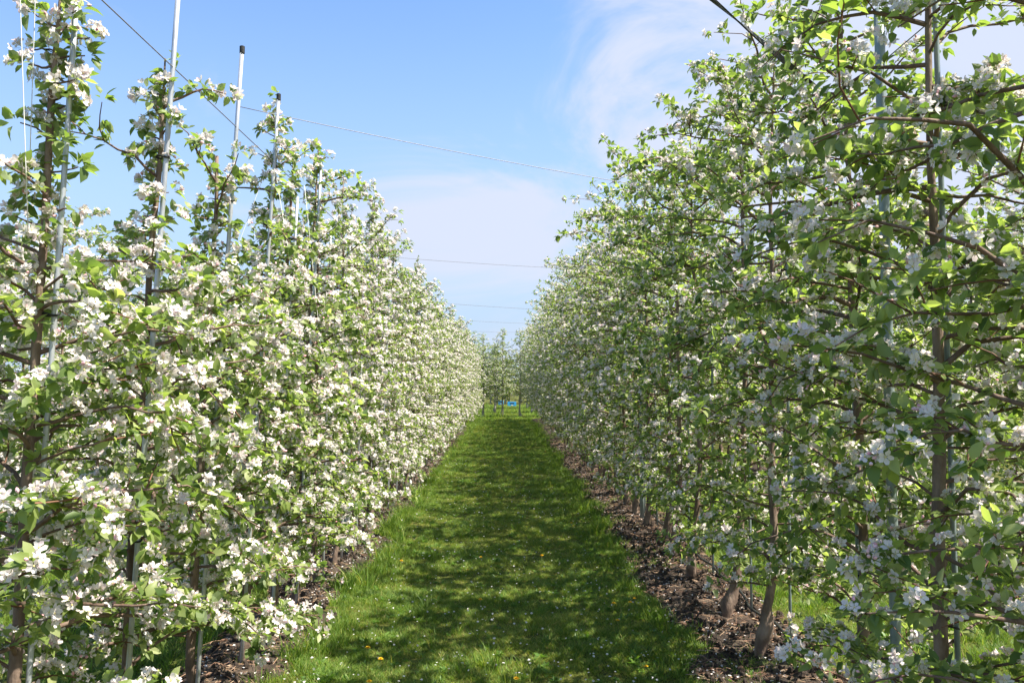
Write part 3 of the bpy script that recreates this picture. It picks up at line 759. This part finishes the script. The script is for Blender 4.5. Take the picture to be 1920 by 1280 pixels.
def weed(r_, n, size):
    mb = MB()
    for i in range(n):
        a = r_.uniform(0, 2 * PI); e = r_.uniform(.1, .9)
        y = np.array([[math.cos(a) * math.cos(e), math.sin(a) * math.cos(e), math.sin(e)]])
        Rm = frames(y, np.array([[0, 0, 1.0]]) + r_.normal(0, .2, (1, 3)))[0]
        V, F = LEAF_HI[r_.integers(0, 3)]
        V = V * (.7, 1, 1); mb.add(V @ (Rm * size * r_.uniform(.6, 1.2)).T, F)
    return np.concatenate(mb.V), mb.F

def source(name, V, F, mat):
    return bpy.data.objects.new(name, mesh_np(name, V, F, [mat]))

def stuff_points(name, P, rz, sc, idx, sources, label=None):
    """one object: copies of the small source shapes on the given points"""
    me = bpy.data.meshes.new(name); me.vertices.add(len(P)); me.vertices.foreach_set('co', np.asarray(P, np.float32).ravel())
    for nm, ty, dat in (('rz', 'FLOAT', rz), ('sc', 'FLOAT', sc), ('ix', 'INT', idx)):
        at = me.attributes.new(nm, ty, 'POINT'); at.data.foreach_set('value', np.asarray(dat, np.float32 if ty == 'FLOAT' else np.int32))
    o = link(name, me, kind='stuff')
    ng = bpy.data.node_groups.new(name, 'GeometryNodeTree')
    ng.interface.new_socket('Geometry', in_out='INPUT', socket_type='NodeSocketGeometry')
    ng.interface.new_socket('Geometry', in_out='OUTPUT', socket_type='NodeSocketGeometry')
    N, L = ng.nodes, ng.links
    gi = N.new('NodeGroupInput'); go = N.new('NodeGroupOutput')
    g2i = N.new('GeometryNodeGeometryToInstance')
    for s in reversed(sources):
        oi = N.new('GeometryNodeObjectInfo'); oi.inputs['Object'].default_value = s; oi.inputs['As Instance'].default_value = True
        L.new(oi.outputs['Geometry'], g2i.inputs[0])
    iop = N.new('GeometryNodeInstanceOnPoints'); iop.inputs['Pick Instance'].default_value = True
    def attr(n, t):
        a = N.new('GeometryNodeInputNamedAttribute'); a.data_type = t; a.inputs['Name'].default_value = n
        return next(x for x in a.outputs if x.enabled and x.name == 'Attribute')
    cx = N.new('ShaderNodeCombineXYZ'); L.new(attr('rz', 'FLOAT'), cx.inputs[2])
    L.new(gi.outputs[0], iop.inputs['Points']); L.new(g2i.outputs[0], iop.inputs['Instance'])
    L.new(attr('ix', 'INT'), iop.inputs['Instance Index']); L.new(cx.outputs[0], iop.inputs['Rotation']); L.new(attr('sc', 'FLOAT'), iop.inputs['Scale'])
    L.new(iop.outputs[0], go.inputs[0])
    md = o.modifiers.new('scatter', 'NODES'); md.node_group = ng
    return o

r_ = np.random.default_rng(55)
SRC = [source('tuft_a', *blades(r_, 26, .045, .030, .0016, lean=1.1), M_GRASS), source('tuft_b', *blades(r_, 24, .045, .032, .0018, lean=1.1), M_GRASSY),
       source('tuft_c', *blades(r_, 26, .05, .040, .0018, lean=1.0), M_GRASS), source('tuft_d', *blades(r_, 22, .05, .028, .0018, lean=1.3), M_GRASSY),
       source('tall_a', *blades(r_, 26, .05, .085, .0022, lean=.55), M_GRASS), source('tall_b', *blades(r_, 22, .06, .13, .0026, lean=.6), M_GRASS),
       source('weed_a', *weed(r_, 12, .055), M_WEED), source('weed_b', *weed(r_, 18, .04), M_WEED)]
def in_soil(x, y):
    m = np.zeros(len(x), bool)
    for xr in ROWS.values():
        lo, hi = strip_edges(xr, y); m |= (x > lo) & (x < hi) & (y < ROW_END)
    return m
PX, PY, PS, PI_ = [], [], [], []
def sow(x0, x1, y0, y1, dens, sc):
    n = int((x1 - x0) * (y1 - y0) * dens); x = r_.uniform(x0, x1, n); y = r_.uniform(y0, y1, n)
    soil = in_soil(x, y); bare = vnoise(x, y, .16, 46) + .5 * vnoise(x, y, .5, 47)
    keep = np.where(soil, r_.random(n) < .03 + .55 * (vnoise(x, y, .33, 41) > .34), r_.random(n) < np.where(bare > .62, .35, 1.0)); x, y, soil = x[keep], y[keep], soil[keep]
    n = len(x)
    # distance into the alley from the soil edge: taller, darker grass next to the soil
    _, l = strip_edges(ROWS['left'], y); rr, _ = strip_edges(ROWS['right'], y)
    ed = np.minimum(abs(x - l), abs(x - rr)); mid = (x > l) & (x < rr)
    tall_p = np.where(mid & (y < ROW_END), np.clip(.55 - ed * 2.4, .01, .55), .06) * (.35 + 1.5 * (vnoise(x, y, .30, 42) > .05))
    yel = np.clip(.80 - abs(x) * .50 + .45 * vnoise(x, y, .5, 43), .05, .9)
    u = r_.random(n); v = r_.random(n)
    idx = np.where(v < yel, r_.choice([1, 3], n), r_.choice([0, 2], n))
    idx = np.where(u < tall_p, r_.choice([4, 4, 5, 2], n), idx)
    wd = r_.random(n) < .035 + .10 * (vnoise(x, y, .3, 44) > .55) * (ed < .55)
    idx = np.where(wd, r_.choice([6, 7], n), idx)
    s = sc * r_.uniform(.65, 1.3, n) * (1 + .35 * vnoise(x, y, .35, 45))
    s = np.where(soil, s * .8, s)
    PX.append(x); PY.append(y); PS.append(s); PI_.append(idx)
sow(-1.6, 1.5, 4.1, 7.5, 900, 1.0)
sow(-1.6, 1.5, 7.5, 12, 620, 1.05)
sow(-1.6, 1.6, 12, 20, 300, 1.25)
sow(-1.6, 1.6, 20, 39, 120, 1.7)
sow(1.5, 4.9, 3.0, 12, 330, 1.2); sow(-4.9, -1.6, 3.0, 12, 330, 1.2); sow(4.9, 8.3, 7, 16, 90, 1.7); sow(-8.3, -4.9, 7, 16, 90, 1.7)
sow(1.6, 4.9, 12, 38, 45, 1.8); sow(-4.9, -1.6, 12, 38, 45, 1.8)
sow(-6, 6, 38, 60, 26, 2.6)
x = np.concatenate(PX); y = np.concatenate(PY); s = np.concatenate(PS); ix = np.concatenate(PI_)
stuff_points('grass', np.stack([x, y, gz(x, y)], -1), r_.uniform(0, 6.28, len(x)), s, ix, SRC)

# straw, chips and clods on the soil
def bits(n, y0, y1, rows, size):
    y = y0 + (y1 - y0) * r_.random(n) ** 1.6; k = r_.integers(0, len(rows), n); x = np.zeros(n)
    for q, xr in enumerate(rows):
        lo, hi = strip_edges(xr, y); u = r_.random(n); x = np.where(k == q, lo + (hi - lo) * u, x)
    return x, y
x, y = bits(15000, 3.0, 24, [ROWS['left'], ROWS['right'], ROWS['right']], 1)
st = [source('straw_a', *tube([(-.03, 0, 0), (0, .004, .008), (.03, 0, .002)], [.0016, .002, .001], 4), M_CHIP), source('straw_b', *tube([(-.05, .01, 0), (0, -.006, .015), (.05, .01, .004)], [.0012, .0018, .0008], 4), M_CHIP),
      source('chip_a', *box(0, 0, .003, .024, .012, .006), M_CHIP), source('clod_a', *tube([(0, 0, -.01), (.003, 0, .004), (.001, .002, .016), (0, 0, .022)], [.009, .014, .010, .004], 6), M_SOIL)]
def soil_z(X, Y): return gz(X, Y) + .014 + (0.013 * (vnoise(X, Y, .07, 11) + .6 * vnoise(X, Y, .035, 12)) + 0.03 * (vnoise(X, Y, .3, 13) + .3).clip(0))
stuff_points('straw_and_clods', np.stack([x, y, soil_z(x, y)], -1), r_.uniform(0, 6.28, len(x)), r_.uniform(.5, 1.5, len(x)), r_.choice([0, 1, 1, 2, 3, 3], len(x)), st)
# petals
pv = np.array([(0, -.5, 0), (.4, 0, .12), (.15, .5, .05), (-.15, .5, .05), (-.4, 0, .12), (0, .05, 0)]) * .016
pf = [np.array([(0, 1, 5), (1, 2, 5), (2, 3, 5), (3, 4, 5), (4, 0, 5)])]
ps = [source('petal_a', pv + (0, 0, .004), pf, M_FALLEN), source('petal_b', (pv * (1, 1, 2))[:, [1, 2, 0]] + (0, 0, .008), pf, M_FALLEN)]
x1, y1 = bits(4200, 3.0, 22, [ROWS['left'], ROWS['right']], 1); z1 = soil_z(x1, y1) + .004
n = 1300; x2 = r_.uniform(-1.5, 1.4, n); y2 = 4.2 + 14 * r_.random(n) ** 1.7; z2 = gz(x2, y2) + r_.uniform(.02, .045, n)
x, y, z = np.concatenate([x1, x2]), np.concatenate([y1, y2]), np.concatenate([z1, z2])
stuff_points('fallen_petals', np.stack([x, y, z], -1), r_.uniform(0, 6.28, len(x)), r_.uniform(.6, 1.3, len(x)), r_.integers(0, 2, len(x)), ps)

# dandelions, each a thing
def dandelion_meshes():
    V, F = tube([(0, 0, 0), (.004, .002, .04), (.002, 0, .075)], [.0022, .002, .002], 5); st_ = mesh_np('stem', V, F, [M_STEM], smooth=True)
    mb = MB(); rq = np.random.default_rng(3)
    for ring, (n, el, L) in enumerate(((14, .15, .019), (11, .6, .016), (7, 1.1, .011))):
        for i in range(n):
            a = 2 * PI * i / n + ring * .2; d = np.array([math.cos(a) * math.cos(el), math.sin(a) * math.cos(el), math.sin(el)]); s_ = np.array([-math.sin(a), math.cos(a), 0]) * .003
            p = np.array([.002, 0, .075]); mb.add([p - s_ * .5, p + s_ * .5, p + d * L + s_, p + d * L - s_], [np.array([(0, 1, 2, 3)])])
    return st_, mb.mesh('flower_head', [M_YELLOW])
dst, dfl = dandelion_meshes()
DAND = [(1070, 980), (902, 1040), (1015, 1038), (755, 1050), (878, 1062), (902, 1122), (1148, 1133), (1178, 1132), (1187, 1123), (1207, 1242), (695, 1208), (718, 1228), (968, 1264), (698, 1270), (1155, 1163), (1022, 845), (1075, 985)]
for px, py in DAND:
    q = 1.70 / (py - 715); x = (px - 945) * q; y = 1530 * q
    o = empty('dandelion', (x, y, float(gz(x, y))), r_.uniform(0, 6)); o.scale = (r_.uniform(.7, .95),) * 3
    tag(o, 'small yellow dandelion flower in the grass of the alley', 'flower', 'yellow dandelions in the grass alley')
    link('stem', dst, o); link('flower_head', dfl, o)
